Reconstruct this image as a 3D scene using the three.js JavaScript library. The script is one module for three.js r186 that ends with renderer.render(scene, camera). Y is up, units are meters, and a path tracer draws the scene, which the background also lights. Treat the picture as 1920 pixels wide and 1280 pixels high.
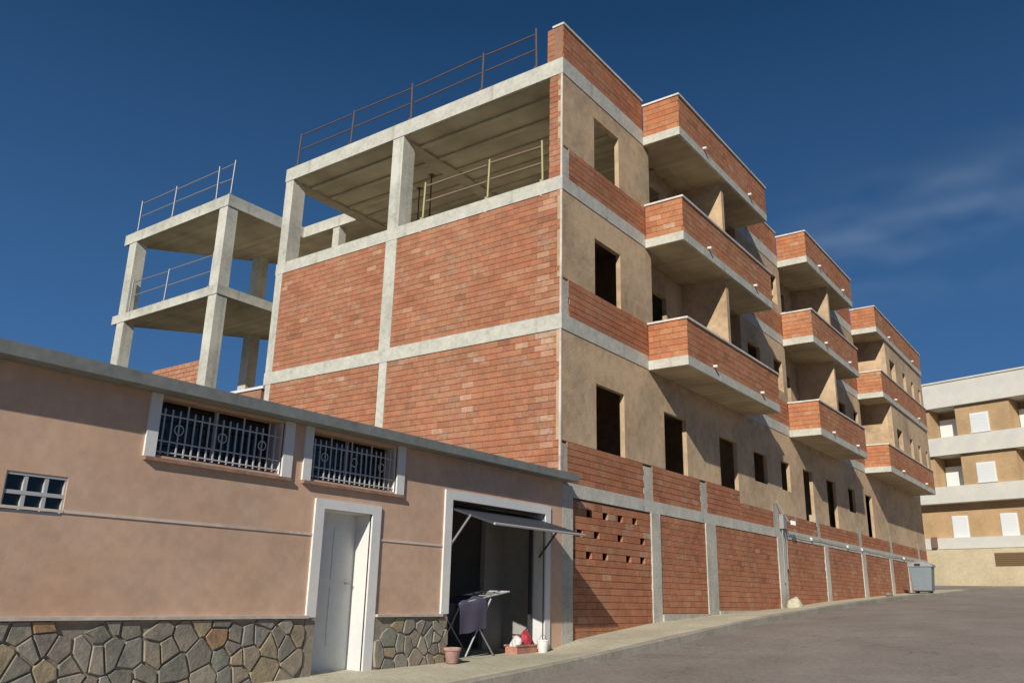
import * as THREE from 'three';
import { mergeGeometries } from 'three/addons/utils/BufferGeometryUtils.js';

// ---------------------------------------------------------------- camera, sky, sun, exposure
const scene = new THREE.Scene();
const camera = new THREE.PerspectiveCamera(2 * Math.atan(640 / 1579.8) * 180 / Math.PI, 1024 / 682, 0.1, 2000);
const EYE = new THREE.Vector3(-13.1546, 0.6697, 8.5246);
{
  const yaw = 0.636, pitch = 0.29303, roll = 0.023256;
  const f = new THREE.Vector3(Math.cos(yaw) * Math.cos(pitch), Math.sin(pitch), -Math.sin(yaw) * Math.cos(pitch));
  const r = new THREE.Vector3(Math.sin(yaw), 0, Math.cos(yaw));
  const u = new THREE.Vector3().crossVectors(r, f);
  const c = Math.cos(roll), s = Math.sin(roll);
  const X = r.clone().multiplyScalar(c).addScaledVector(u, s), Y = u.clone().multiplyScalar(c).addScaledVector(r, -s);
  camera.position.copy(EYE);
  camera.quaternion.setFromRotationMatrix(new THREE.Matrix4().makeBasis(X, Y, f.clone().negate()));
}
const renderer = new THREE.WebGLRenderer({ antialias: true });
renderer.setSize(1024, 682);
renderer.toneMapping = THREE.LinearToneMapping;
renderer.toneMappingExposure = 1.0;
renderer.shadowMap.enabled = true;

const SUN = new THREE.Vector3(-3.0, 1.7, 1.0).normalize();      // towards the sun
const sun = new THREE.DirectionalLight(new THREE.Color(1, 0.94, 0.84), 4.4);
sun.position.copy(SUN).multiplyScalar(80).add(new THREE.Vector3(8, 4, 0));
sun.target.position.set(8, 4, 0);
sun.castShadow = true;
sun.shadow.mapSize.set(4096, 4096);
Object.assign(sun.shadow.camera, { left: -45, right: 45, top: 45, bottom: -45, near: 1, far: 200 });
sun.shadow.bias = -0.0005;
scene.add(sun, sun.target);

// seeded random numbers and smooth periodic noise
function rng(seed) { let a = seed >>> 0; return () => { a = (a + 0x6D2B79F5) >>> 0; let t = a; t = Math.imul(t ^ (t >>> 15), t | 1); t ^= t + Math.imul(t ^ (t >>> 7), t | 61); return ((t ^ (t >>> 14)) >>> 0) / 4294967296; }; }
const hash2 = (x, y, s) => { let h = Math.imul(x, 374761393) + Math.imul(y, 668265263) + Math.imul(s, 1442695041); h = Math.imul(h ^ (h >>> 13), 1274126177); return ((h ^ (h >>> 16)) >>> 0) / 4294967296; };
function pnoise(u, v, n, s) {                       // n cells per period, u v in 0..1
  const x = u * n, y = v * n, xi = Math.floor(x), yi = Math.floor(y), fx = x - xi, fy = y - yi;
  const sx = fx * fx * (3 - 2 * fx), sy = fy * fy * (3 - 2 * fy), m = k => ((k % n) + n) % n;
  const a = hash2(m(xi), m(yi), s), b = hash2(m(xi + 1), m(yi), s), c = hash2(m(xi), m(yi + 1), s), d = hash2(m(xi + 1), m(yi + 1), s);
  return a + (b - a) * sx + (c - a) * sy + (a - b - c + d) * sx * sy;
}
function fbm(u, v, n, oct, s) { let t = 0, w = 0, a = 1; for (let k = 0; k < oct; k++) { t += a * pnoise(u, v, n, s + k); w += a; a *= 0.55; n *= 2; } return t / w; }

{ // clear deep-blue winter sky: paler towards the horizon and round the sun, one thin wisp of cirrus
  const W = 1024, H = 512, d = new Float32Array(W * H * 4);
  const key = [[-10, 0.10, 0.20, 0.36], [0, 0.094, 0.215, 0.42], [8, 0.066, 0.172, 0.37], [16, 0.044, 0.130, 0.305], [26, 0.028, 0.088, 0.215], [38, 0.0115, 0.049, 0.131], [60, 0.007, 0.034, 0.098], [90, 0.006, 0.030, 0.086]];
  for (let j = 0; j < H; j++) for (let i = 0; i < W; i++) {
    const el = ((j + 0.5) / H - 0.5) * Math.PI, az = ((i + 0.5) / W - 0.5) * 2 * Math.PI;
    const D = [Math.cos(el) * Math.cos(az), Math.sin(el), Math.cos(el) * Math.sin(az)];
    const deg = el * 180 / Math.PI;
    let k = 0; while (k < key.length - 2 && deg > key[k + 1][0]) k++;
    const t = Math.min(1, Math.max(0, (deg - key[k][0]) / (key[k + 1][0] - key[k][0])));
    const c = [1, 2, 3].map(q => key[k][q] + (key[k + 1][q] - key[k][q]) * t);
    const ang = Math.acos(Math.min(1, Math.max(-1, D[0] * SUN.x + D[1] * SUN.y + D[2] * SUN.z))) * 180 / Math.PI;
    const glow = 0.25 * Math.exp(-ang / 6) + 0.012 * Math.exp(-ang / 28);
    c[0] += glow; c[1] += glow * 0.97; c[2] += glow * 0.92;
    const azd = az * 180 / Math.PI;                                     // cirrus to the east of the street
    const cx = (azd + 8) / 15, cy = (deg - 22.5 - 0.10 * (azd + 8)) / 3.2;
    const env = Math.exp(-cx * cx - cy * cy);
    if (env > 0.01) { const w = Math.max(0, fbm(i / W * 3 % 1, j / H * 6 % 1, 18, 5, 77) - 0.42) * 1.1 * env; c[0] += 0.19 * w; c[1] += 0.205 * w; c[2] += 0.20 * w; }
    const o = (j * W + i) * 4; d[o] = c[0]; d[o + 1] = c[1]; d[o + 2] = c[2]; d[o + 3] = 1;
  }
  const tx = new THREE.DataTexture(d, W, H, THREE.RGBAFormat, THREE.FloatType);
  tx.mapping = THREE.EquirectangularReflectionMapping; tx.magFilter = THREE.LinearFilter; tx.minFilter = THREE.LinearFilter; tx.needsUpdate = true;
  scene.background = tx; scene.environment = tx;
}

// ---------------------------------------------------------------- materials
const enc = v => { v = Math.min(1, Math.max(0, v)); return Math.round(255 * (v <= 0.0031308 ? v * 12.92 : 1.055 * Math.pow(v, 1 / 2.4) - 0.055)); };
function tex(size, metres, fn, srgb = true) {
  const d = new Uint8Array(size * size * 4);
  for (let j = 0; j < size; j++) for (let i = 0; i < size; i++) {
    const c = fn(i / size, j / size, i, j), o = (j * size + i) * 4;
    const a = Array.isArray(c) ? c : [c, c, c];
    for (let k = 0; k < 3; k++) d[o + k] = srgb ? enc(a[k]) : Math.round(255 * Math.min(1, Math.max(0, a[k])));
    d[o + 3] = 255;
  }
  const t = new THREE.DataTexture(d, size, size); t.wrapS = t.wrapT = THREE.RepeatWrapping; t.magFilter = THREE.LinearFilter; t.minFilter = THREE.LinearMipmapLinearFilter; t.generateMipmaps = true;
  if (srgb) t.colorSpace = THREE.SRGBColorSpace;
  t.repeat.set(1 / metres, 1 / metres); t.needsUpdate = true; return t;
}
const fineBump = tex(512, 1.3, (u, v) => 0.55 * fbm(u, v, 12, 5, 3) + 0.45 * fbm(u, v, 90, 2, 9), false);
const roughBump = tex(512, 2.1, (u, v) => 0.6 * fbm(u, v, 7, 4, 21) + 0.4 * fbm(u, v, 60, 3, 33), false);
const blotch = (seed, amp, metres, tint = [1, 1, 1]) => tex(512, metres, (u, v) => {
  const a = fbm(u, v, 4, 6, seed) - 0.5, b = fbm(u, v, 40, 3, seed + 40) - 0.5, m = 0.86 + amp * a + amp * 0.5 * b, w = fbm(u, v, 6, 4, seed + 80) - 0.5;
  return [m * (1 + 0.10 * w * tint[0]), m, m * (1 - 0.10 * w * tint[2])];
});
const plasterMap = blotch(11, 0.75, 5.3), lowMap = blotch(31, 0.40, 4.1), roadMap = tex(1024, 9.7, (u, v) => {                 // worn asphalt: aggregate, lengthways wear, patches and hairline cracks
  const a = fbm(u, v, 6, 5, 91) - 0.5, l = fbm(u * 0.5 % 1, v, 14, 4, 95) - 0.5, sp = fbm(u, v, 260, 2, 97) - 0.5;
  const cr = Math.abs(fbm(u, v, 9, 5, 99) - 0.5), ck = cr < 0.008 ? 0.16 : 0, pt = fbm(u, v, 4, 2, 103) > 0.66 ? -0.07 : 0;
  const m = 0.82 + 0.26 * a + 0.22 * l + 0.34 * sp - ck + pt; return [m, m * (0.99 + 0.03 * a), m * (0.975 + 0.05 * a)];
}), whiteMap = blotch(131, 0.20, 2.3);
const concreteMap = tex(512, 3.1, (u, v) => {
  const a = fbm(u, v, 5, 6, 51) - 0.5, b = fbm(u, v, 50, 2, 57) - 0.5, drip = Math.max(0, fbm(u * 1 % 1, v * 0.0 + 0.3, 26, 3, 61) - 0.6) * fbm(u, v, 3, 3, 66);
  const m = 0.88 + 0.60 * a + 0.24 * b - 0.9 * drip; return [m, m * 0.995, m * 0.98];
});
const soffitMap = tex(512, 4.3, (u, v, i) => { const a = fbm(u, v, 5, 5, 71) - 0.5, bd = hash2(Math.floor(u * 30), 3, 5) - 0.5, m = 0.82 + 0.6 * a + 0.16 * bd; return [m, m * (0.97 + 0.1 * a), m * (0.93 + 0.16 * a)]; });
const brickMap = tex(1024, 3.9, (u, v) => {          // fired clay grain with smears of spilt mortar
  const a = fbm(u, v, 26, 4, 41) - 0.5, b = fbm(u, v, 180, 2, 47) - 0.5, m = 0.50 * (1 + 0.42 * a + 0.34 * b), big = fbm(u, v, 5, 3, 44) - 0.5;
  const w = 0.6 * fbm(u, v * 2 % 1, 11, 5, 149) + 0.4 * fbm(u, v, 60, 3, 153), g = Math.min(1, Math.max(0, (w - 0.565) * 7)) * (0.45 + 0.55 * fbm(u, v, 120, 2, 157));
  const c = [m * (1 + 0.18 * big), m * (1 + 0.30 * big), m * (1 + 0.36 * big)];
  return [c[0] + (0.52 - c[0]) * g * 0.75, c[1] + (0.78 - c[1]) * g * 0.75, c[2] + (0.95 - c[2]) * g * 0.75];
});
const brickBump = tex(256, 0.45, (u, v) => 0.5 + 0.28 * Math.sin(v * Math.PI * 2 * 14) + 0.4 * (fbm(u, v, 14, 4, 43) - 0.5), false);
const pavMap = tex(512, 3.7, (u, v) => { const a = fbm(u, v, 5, 6, 101) - 0.5, b = fbm(u, v, 90, 2, 107) - 0.5, m = 0.84 + 0.5 * a + 0.3 * b; return [m, m * 0.985, m * (0.95 + 0.1 * a)]; });
const asphaltBump = tex(512, 0.9, (u, v) => fbm(u, v, 70, 3, 111), false);
const stoneMap = tex(256, 0.6, (u, v) => { const a = fbm(u, v, 5, 5, 121) - 0.5, b = fbm(u, v, 40, 2, 127) - 0.5, m = 0.85 + 0.7 * a + 0.3 * b; return [m * (1 + 0.2 * a), m, m * (1 - 0.15 * a)]; });

function mat(r, g, b, o = {}) { const m = new THREE.MeshStandardMaterial({ roughness: 0.92, metalness: 0, ...o }); m.color.setRGB(r, g, b); return m; }
const M = {
  plaster: mat(0.66, 0.475, 0.295, { map: plasterMap, bumpMap: roughBump, bumpScale: 0.008 }),
  concrete: mat(0.645, 0.635, 0.555, { map: concreteMap, bumpMap: fineBump, bumpScale: 0.006 }),
  greyConcrete: mat(0.60, 0.58, 0.50, { map: concreteMap, bumpMap: roughBump, bumpScale: 0.012 }),
  soffit: mat(0.57, 0.495, 0.35, { map: soffitMap, bumpMap: fineBump, bumpScale: 0.006 }),  // browner than slab edges: board stain plus warm bounce light put into the colour
  mortar: mat(0.36, 0.19, 0.12, { map: blotch(141, 0.5, 1.7), bumpMap: roughBump, bumpScale: 0.01 }),
  lowWall: mat(0.75, 0.50, 0.345, { map: lowMap, bumpMap: fineBump, bumpScale: 0.0012 }),
  white: mat(0.86, 0.855, 0.82, { map: whiteMap, roughness: 0.6, bumpMap: fineBump, bumpScale: 0.002 }),
  coping: mat(0.86, 0.83, 0.76, { map: concreteMap }),
  door: mat(0.76, 0.77, 0.74, { map: whiteMap, roughness: 0.5 }),
  road: mat(0.33, 0.285, 0.25, { map: roadMap, bumpMap: asphaltBump, bumpScale: 0.006, roughness: 0.95 }),
  terrain: mat(0.075, 0.062, 0.04, { map: roadMap, roughness: 1 }),  // unseen ground, colour darkened so it bounces less light onto the front
  pavement: mat(0.62, 0.58, 0.44, { map: pavMap, bumpMap: roughBump, bumpScale: 0.008 }),
  sill: mat(0.40, 0.25, 0.18, { map: stoneMap }),
  kerb: mat(0.40, 0.365, 0.30, { map: pavMap, bumpMap: roughBump, bumpScale: 0.01 }),
  eave: mat(0.24, 0.26, 0.245, { map: concreteMap, roughness: 0.8 }),
  glass: new THREE.MeshPhysicalMaterial({ color: 0x0c1011, roughness: 0.12, metalness: 0 }),
  glassBlock: new THREE.MeshPhysicalMaterial({ color: 0x12201a, roughness: 0.2, metalness: 0 }),
  bars: mat(0.5, 0.5, 0.5, { roughness: 0.45 }),
  darkSteel: mat(0.05, 0.05, 0.055, { roughness: 0.5 }),
  doorPanel: mat(0.045, 0.05, 0.065, { roughness: 0.55, bumpMap: fineBump, bumpScale: 0.001 }),
  steel: mat(0.55, 0.56, 0.55, { roughness: 0.4, metalness: 0.3 }),
  rust: mat(0.15, 0.105, 0.09, { map: blotch(151, 0.5, 0.5) }),
  galv: mat(0.35, 0.35, 0.36, { roughness: 0.5, metalness: 0.4 }),
  yellowPost: mat(0.50, 0.45, 0.22, { map: whiteMap, roughness: 0.6 }),
  board: mat(0.28, 0.20, 0.13, { map: blotch(161, 0.5, 0.9) }),
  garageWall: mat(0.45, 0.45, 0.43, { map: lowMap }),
  pvc: mat(0.85, 0.84, 0.80, { roughness: 0.4 }),
  ledgeTop: mat(0.72, 0.62, 0.54, { map: concreteMap }),
  grout: mat(0.33, 0.285, 0.23, { map: pavMap, bumpMap: roughBump, bumpScale: 0.01 }),
  bin: mat(0.22, 0.27, 0.30, { roughness: 0.5, map: whiteMap }), binDark: mat(0.02, 0.022, 0.022, { roughness: 0.6 }),
  cloth: mat(0.085, 0.075, 0.115, { roughness: 1 }), red: mat(0.42, 0.03, 0.045, { roughness: 0.6 }), whiteBag: mat(0.72, 0.70, 0.67, { roughness: 0.6 }),
  clay: mat(0.50, 0.24, 0.17, { map: stoneMap }), pinkPot: mat(0.52, 0.31, 0.27, { map: stoneMap }),
  farWhite: mat(0.76, 0.74, 0.66, { map: whiteMap }), farBrick: mat(0.56, 0.375, 0.20, { map: blotch(171, 0.4, 3.0) }), farCream: mat(0.70, 0.585, 0.38, { map: lowMap }),
  shutter: mat(0.78, 0.80, 0.79, { roughness: 0.6 }), brownSlat: mat(0.20, 0.125, 0.06, { roughness: 0.7 }), meter: mat(0.22, 0.13, 0.09, { roughness: 0.7 }),
};

// ---------------------------------------------------------------- helpers
const used = new Map();
function numbered(n) { const k = used.get(n) || 0; used.set(n, k + 1); return k ? `${n}_${String(k).padStart(3, '0')}` : n; }
function thing(name, label, category, pos = [0, 0, 0], group) {
  const g = new THREE.Group(); g.name = numbered(name); g.position.set(...pos); g.userData = { label, category }; if (group) g.userData.group = group;
  g.userData.pos = undefined; delete g.userData.pos; g._base = new THREE.Vector3(...pos); scene.add(g); return g;
}
const baseOf = o => { while (o && !o._base) o = o.parent; return o ? o._base : new THREE.Vector3(); };
function part(parent, name, geo, material, label) {     // geo in world coordinates
  const g = Array.isArray(geo) ? mergeGeometries(geo.map(q => q.index ? q.toNonIndexed() : q)) : geo;
  const b = baseOf(parent); g.translate(-b.x, -b.y, -b.z);
  const m = new THREE.Mesh(g, material); m.name = name; m.castShadow = m.receiveShadow = true; if (label) m.userData.label = label; parent.add(m); return m;
}
function structure(name, geo, material, label, category) {
  const m = new THREE.Mesh(geo, material); m.name = name; m.castShadow = m.receiveShadow = true; m.userData = { kind: 'structure', label, category }; scene.add(m); return m;
}
// box with uv in metres taken from world coordinates
function box(x0, x1, y0, y1, z0, z1) {
  const P = [], N = [], U = [];
  const q = (a, b, c, d, n, f) => { for (const v of [a, b, c, a, c, d]) { P.push(...v); N.push(...n); U.push(...f(v)); } };
  const ox = x0 * 0.37 + z1 * 0.61 + y0 * 0.23;
  q([x1, y0, z1], [x1, y0, z0], [x1, y1, z0], [x1, y1, z1], [1, 0, 0], v => [-v[2] + ox, v[1]]);
  q([x0, y0, z0], [x0, y0, z1], [x0, y1, z1], [x0, y1, z0], [-1, 0, 0], v => [v[2] + ox, v[1]]);
  q([x0, y1, z1], [x1, y1, z1], [x1, y1, z0], [x0, y1, z0], [0, 1, 0], v => [v[0], v[2] + ox]);
  q([x0, y0, z0], [x1, y0, z0], [x1, y0, z1], [x0, y0, z1], [0, -1, 0], v => [v[0], v[2] + ox]);
  q([x0, y0, z1], [x1, y0, z1], [x1, y1, z1], [x0, y1, z1], [0, 0, 1], v => [v[0] + ox, v[1]]);
  q([x1, y0, z0], [x0, y0, z0], [x0, y1, z0], [x1, y1, z0], [0, 0, -1], v => [v[0] + ox, v[1]]);
  const g = new THREE.BufferGeometry();
  g.setAttribute('position', new THREE.Float32BufferAttribute(P, 3)); g.setAttribute('normal', new THREE.Float32BufferAttribute(N, 3)); g.setAttribute('uv', new THREE.Float32BufferAttribute(U, 2)); return g;
}
function poly(points, holes = []) {
  const s = new THREE.Shape(points.map(p => new THREE.Vector2(...p)));
  for (const h of holes) s.holes.push(new THREE.Path(h.map(p => new THREE.Vector2(...p))));
  return s;
}
const rect = (a, b, c, d) => [[a, c], [b, c], [b, d], [a, d]];
function extrude(shape, depth, o = {}) { return new THREE.ExtrudeGeometry(shape, { depth, bevelEnabled: false, ...o }).toNonIndexed?.() || null; }
function ext(shape, depth, o = {}) { const g = new THREE.ExtrudeGeometry(shape, { depth, bevelEnabled: false, ...o }); return g.index ? g.toNonIndexed() : g; }
// wall facing +z with rectangular openings [x0,x1,y0,y1]
function wallZ(outline, zFront, thick, holes = []) { const g = ext(poly(outline, holes.map(h => rect(...h))), thick); g.translate(0, 0, zFront - thick); return g; }
// horizontal slab from plan polygon [[x,z],...]
function slabGeo(plan, y0, y1) { const g = ext(poly(plan.map(([x, z]) => [x, -z])), y1 - y0); g.rotateX(-Math.PI / 2); g.translate(0, y0, 0); return g; }
function bar(a, b, r, seg = 8) {
  const A = new THREE.Vector3(...a), B = new THREE.Vector3(...b), L = A.distanceTo(B);
  let g = new THREE.CylinderGeometry(r, r, L, seg); g = g.toNonIndexed();
  g.applyQuaternion(new THREE.Quaternion().setFromUnitVectors(new THREE.Vector3(0, 1, 0), B.clone().sub(A).normalize()));
  g.translate((A.x + B.x) / 2, (A.y + B.y) / 2, (A.z + B.z) / 2); return g;
}
function interp(tab, x) { if (x <= tab[0][0]) return tab[0][1]; for (let i = 1; i < tab.length; i++) if (x <= tab[i][0]) { const [a, b] = tab[i - 1], [c, d] = tab[i]; return b + (d - b) * (x - a) / (c - a); } return tab[tab.length - 1][1]; }
const roadY = x => interp([[-300, -4.5], [-60, -3.6], [-13, -1.0], [-3.4, -0.44], [0, -0.21], [5, 0.15], [10, 0.42], [16, 0.70], [22, 0.93], [26, 1.03], [31, 1.2], [38, 1.55], [44, 1.82], [60, 2.2], [400, 3]], x);
const walkY = x => interp([[-60, -3.3], [-13, -0.62], [-9, -0.46], [-6, -0.33], [-3.5, -0.28], [-0.6, -0.23], [0.5, -0.06], [3.6, 0.2], [7, 0.35], [11.7, 0.51], [16, 0.73], [22, 0.95], [27, 1.15], [31, 1.31], [34, 1.42]], x);
function strip(xs, rows) { // rows: array of x -> [y,z]; lofted surface with uv in metres
  const P = [], U = [], I = [];
  for (const x of xs) for (const f of rows) { const [y, z] = f(x); P.push(x, y, z); U.push(x, z + y); }
  const n = rows.length;
  for (let i = 0; i < xs.length - 1; i++) for (let j = 0; j < n - 1; j++) { const a = i * n + j, b = a + 1, c = a + n, d = c + 1; I.push(a, b, c, b, d, c); }
  const g = new THREE.BufferGeometry(); g.setAttribute('position', new THREE.Float32BufferAttribute(P, 3)); g.setAttribute('uv', new THREE.Float32BufferAttribute(U, 2)); g.setIndex(I); g.computeVertexNormals(); return g;
}
const flat = g => { g.computeVertexNormals(); return g; };
const range = (a, b, s) => { const r = []; for (let x = a; x < b - 1e-6; x += s) r.push(x); r.push(b); return r; };

// ---------------------------------------------------------------- the ground
structure('terrain', strip([-300, -150, -60, ...range(-50, 60, 2), 150, 400], [-300, -60, -20, 1, 10, 60, 300].map(z => x => [roadY(x) - 0.08, z])), M.terrain, 'dark bare ground around the street', 'ground');
structure('road', strip(range(-60, 44.5, 0.5), [1.5, 3, 4.5, 6, 8].map(z => x => [roadY(x) + 0.03 * Math.sin((z - 1.5) / 6.5 * Math.PI) + 0.006 * Math.sin(x * 1.7 + z * 2.1), z])), M.road, 'grey worn asphalt street climbing the slope', 'road');
structure('side_road', strip(range(33.4, 44.5, 1), [-40, -20, -8, 0, 1.498].map(z => x => [roadY(x) + 0.004, z])), M.road, 'asphalt side street at the top of the slope', 'road');
structure('pavement', strip(range(-60, 33.4, 0.4), [x => [walkY(x), -0.3], x => [walkY(x), 0.1], x => [(walkY(x) * 1 + roadY(x) + 0.13) / 2 + 0.012 * Math.sin(x * 2.3), 0.8], x => [roadY(x) + 0.13 + 0.01 * Math.sin(x * 1.1), 1.36]]), M.pavement, 'pale concrete pavement along the houses', 'pavement');
structure('kerb', flat(strip(range(-60, 33.4, 0.4), [x => [roadY(x) + 0.132 + 0.01 * Math.sin(x * 1.1), 1.36], x => [roadY(x) + 0.135, 1.46], x => [roadY(x) + 0.12, 1.497], x => [roadY(x) - 0.05, 1.515]]).toNonIndexed()), M.kerb, 'concrete kerb along the edge of the street', 'kerb');

// ---------------------------------------------------------------- brick layer
const ALL = [];                                        // every brick of the apartment building
const TONES = { end: [0.40, 0.175, 0.096], front: [0.435, 0.175, 0.085], rail: [0.48, 0.20, 0.095], smear: [0.48, 0.265, 0.165] };
const R0 = rng(7);
// facing: 'x' looks towards -x (u = -z), 'z' looks towards +z (u = x). Bricks fill u0..u1, y0..y1 on the given plane.
function layBricks(parent, facing, plane, u0, u1, y0, y1, tone, o = {}) {
  const ch = o.course || 0.13, L = o.length || 0.31, j = 0.010;
  const n = Math.ceil((y1 - y0) / ch - 0.15);
  const pitch = o.fixed ? ch : (y1 - y0) / Math.max(1, Math.round((y1 - y0) / ch));
  for (let k = 0; k < (o.fixed ? n : Math.round((y1 - y0) / pitch)); k++) {
    const a = y0 + k * pitch, b = Math.min(y1, a + pitch) - j; if (b - a < 0.03) continue;
    let spans = [[u0, u1]];
    for (const h of o.holes || []) if (h[2] < (a + b) / 2 && h[3] > (a + b) / 2) { const s2 = []; for (const [p, q] of spans) { if (h[1] <= p || h[0] >= q) s2.push([p, q]); else { if (h[0] - p > 0.05) s2.push([p, h[0]]); if (q - h[1] > 0.05) s2.push([h[1], q]); } } spans = s2; }
    for (const [p, q] of spans) {
      let c = Math.floor(p / L) * L - (k % 2 ? L / 2 : 0) + (R0() - 0.5) * 0.05;
      while (c < q) {
        const s = Math.max(p, c) + 0.0025, e = Math.min(q, c + L) - 0.0025; c += L;
        if (e - s < 0.045) continue;
        if (o.bottom && b < o.bottom((s + e) / 2)) continue;
        const out = 0.001 + R0() * 0.004, t = R0();
        let col = TONES[tone];
        const v = 0.91 + 0.18 * R0(), w = (R0() - 0.5) * 0.14;
        col = [col[0] * v * (1 - w * 0.3), col[1] * v * (1 + w), col[2] * v * (1 + w * 1.4)];
        if ((o.smear && o.smear((s + e) / 2, (a + b) / 2, t)) || t < 0.02) col = TONES.smear.map(q2 => q2 * v);
        if (t > 0.97) col = col.map(q2 => q2 * 0.8);
        ALL.push({ parent, facing, plane, s, e, a, b, out, col });
      }
    }
  }
}
function brickGeo(w, h, d, facing) { // centred on its face plane
  const g = facing === 'x' ? box(-0.0, d, -h / 2, h / 2, -w / 2, w / 2) : box(-w / 2, w / 2, -h / 2, h / 2, -d, 0);
  return g;
}

// ---------------------------------------------------------------- apartment building under construction
const B = thing('apartment_building', 'unfinished four-storey brick and concrete apartment block with projecting brick balconies', 'building', [0, 0, 0]);
const sub = (name, label) => { const g = new THREE.Group(); g.name = name; if (label) g.userData.label = label; B.add(g); return g; };
const S1 = [2.46, 2.72], S2 = [5.68, 6.0], S3 = [8.69, 9.0], SR = [11.44, 11.83], XE = 32.6, ZB = -9.08;
for (const [s, nm] of [[S1, 'floor_slab'], [S2, 'floor_slab'], [S3, 'floor_slab'], [SR, 'roof_slab']]) {
  part(B, nm, box(-0.012, XE, s[0] + 0.006, s[1], ZB, 0.014), M.concrete);
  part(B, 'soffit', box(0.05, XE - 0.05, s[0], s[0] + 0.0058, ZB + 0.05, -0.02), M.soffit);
}
// ceiling joists and a deep beam in the open top storey
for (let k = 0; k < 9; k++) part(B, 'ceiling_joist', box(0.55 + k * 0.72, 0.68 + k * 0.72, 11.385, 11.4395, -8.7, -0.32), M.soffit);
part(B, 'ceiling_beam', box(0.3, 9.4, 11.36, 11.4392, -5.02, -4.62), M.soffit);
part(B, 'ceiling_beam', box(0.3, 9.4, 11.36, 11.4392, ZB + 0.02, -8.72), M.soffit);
// columns on the gable
for (const [z0, z1] of [[-5.0, -4.64], [-9.06, -8.74]]) {
  part(B, 'column', box(0.004, 0.42, 9.0, 11.44, z0, z1), M.concrete);
  part(B, 'column', box(-0.006, 0.36, 6.0, 8.69, z0 + (z0 < -6 ? 0.0 : 0.0), z1 - (z0 < -6 ? 0.05 : 0.0)), M.concrete);
  part(B, 'column', box(-0.006, 0.36, 2.72, 5.68, z0 + 0.06, z1 - 0.06), M.concrete);
}
for (const [x, z] of [[5.0, -4.82], [5.0, -8.9], [9.6, -4.82]]) part(B, 'column', box(x, x + 0.36, 9.0, 11.36, z - 0.17, z + 0.17), M.greyConcrete);
// gable brick panels between the columns
function gable(y0, y1, za, zb) {
  const w = part(B, 'gable_wall', box(0.016, 0.24, y0 + 0.001, y1 - 0.001, za, Math.min(zb, -0.125)), M.mortar);
  layBricks(w, 'x', 0.004, -zb, -za, y0, y1, 'end', { course: 0.128, smear: (u, y, t) => (u > 0.14 && u < 0.5 && t < 0.36) || t < 0.03 });
}
gable(6.0, 8.69, -4.64, -0.0); gable(6.0, 8.69, -8.79, -5.0);
gable(2.72, 5.68, -4.7, -0.0); gable(2.72, 5.68, -8.8, -4.94);
part(B, 'gable_wall', box(0.016, 0.24, -0.6, 2.46, -9.0, -0.02), M.mortar);
part(B, 'corner_bead', box(-0.009, 0.028, 2.8, 5.68, -0.04, 0.004), M.ledgeTop);
part(B, 'corner_bead', box(-0.009, 0.028, 6.0, 8.69, -0.04, 0.004), M.ledgeTop);
part(B, 'corner_bead', box(-0.009, 0.028, 9.0, 11.44, -0.04, 0.004), M.ledgeTop);
// back and far walls, partitions
part(B, 'back_wall', box(0.0, XE, -0.6, 2.46, ZB, ZB + 0.2), M.plaster);
part(B, 'back_wall', box(0.37, XE, 2.72, 5.68, ZB + 0.01, ZB + 0.2), M.plaster);
part(B, 'back_wall', box(0.37, XE, 6.0, 8.69, ZB + 0.01, ZB + 0.2), M.plaster);
part(B, 'back_wall', box(5.37, XE, 9.0, 11.36, ZB + 0.01, ZB + 0.2), M.plaster);
for (const s of [[-0.6, 2.46], [2.72, 5.68], [6.0, 8.69], [9.0, 11.44]]) part(B, 'far_end_wall', box(XE - 0.25, XE - 0.002, s[0], s[1], ZB + 0.2, -0.26), M.plaster);
for (const x of [3.8, 9.72, 13.2, 18.9, 22.2]) for (const s of [[2.72, 5.68], [6.0, 8.69], [9.0, 11.36]]) if (s[0] < 9 || x > 6) part(B, 'partition', box(x, x + 0.1, s[0], s[1], ZB + 0.2, -0.53), M.plaster);
for (const x of [6.8, 16.2, 25.2]) part(B, 'partition', box(x, x + 0.1, -0.3, 2.46, ZB + 0.2, -0.26), M.plaster);

// first storey front: continuous ochre render with openings down to the sill
const PL = 0;
const winA = [[1.32, 2.5, 3.5, 4.86], [4.4, 5.6, 3.5, 4.85], [7.6, 8.8, 3.5, 4.8], [10.05, 11.1, 3.92, 4.78], [12.3, 13.1, 3.92, 4.8], [14.4, 15.35, 3.5, 4.82], [16.9, 18.0, 3.5, 4.8], [19.6, 20.5, 3.92, 4.8], [22.0, 23.0, 3.5, 4.8]];
{
  const nick = winA.filter(w => w[2] < 3.6), low = x => (x > 8.8 ? 3.18 : 3.5);
  const pts = [[0, 5.68], [0, 3.5]];
  for (const w of nick) { const y = w[0] > 8.8 ? 3.18 : 3.5; pts.push([w[0], y], [w[0], w[3]], [w[1], w[3]], [w[1], w[0] >= 7.6 ? 3.18 : 3.5]); }
  pts.push([XE, 3.18], [XE, 5.68]);
  part(B, 'rendered_wall', wallZ(pts, PL, 0.11, winA.filter(w => w[2] > 3.6)), M.plaster);
}
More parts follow.
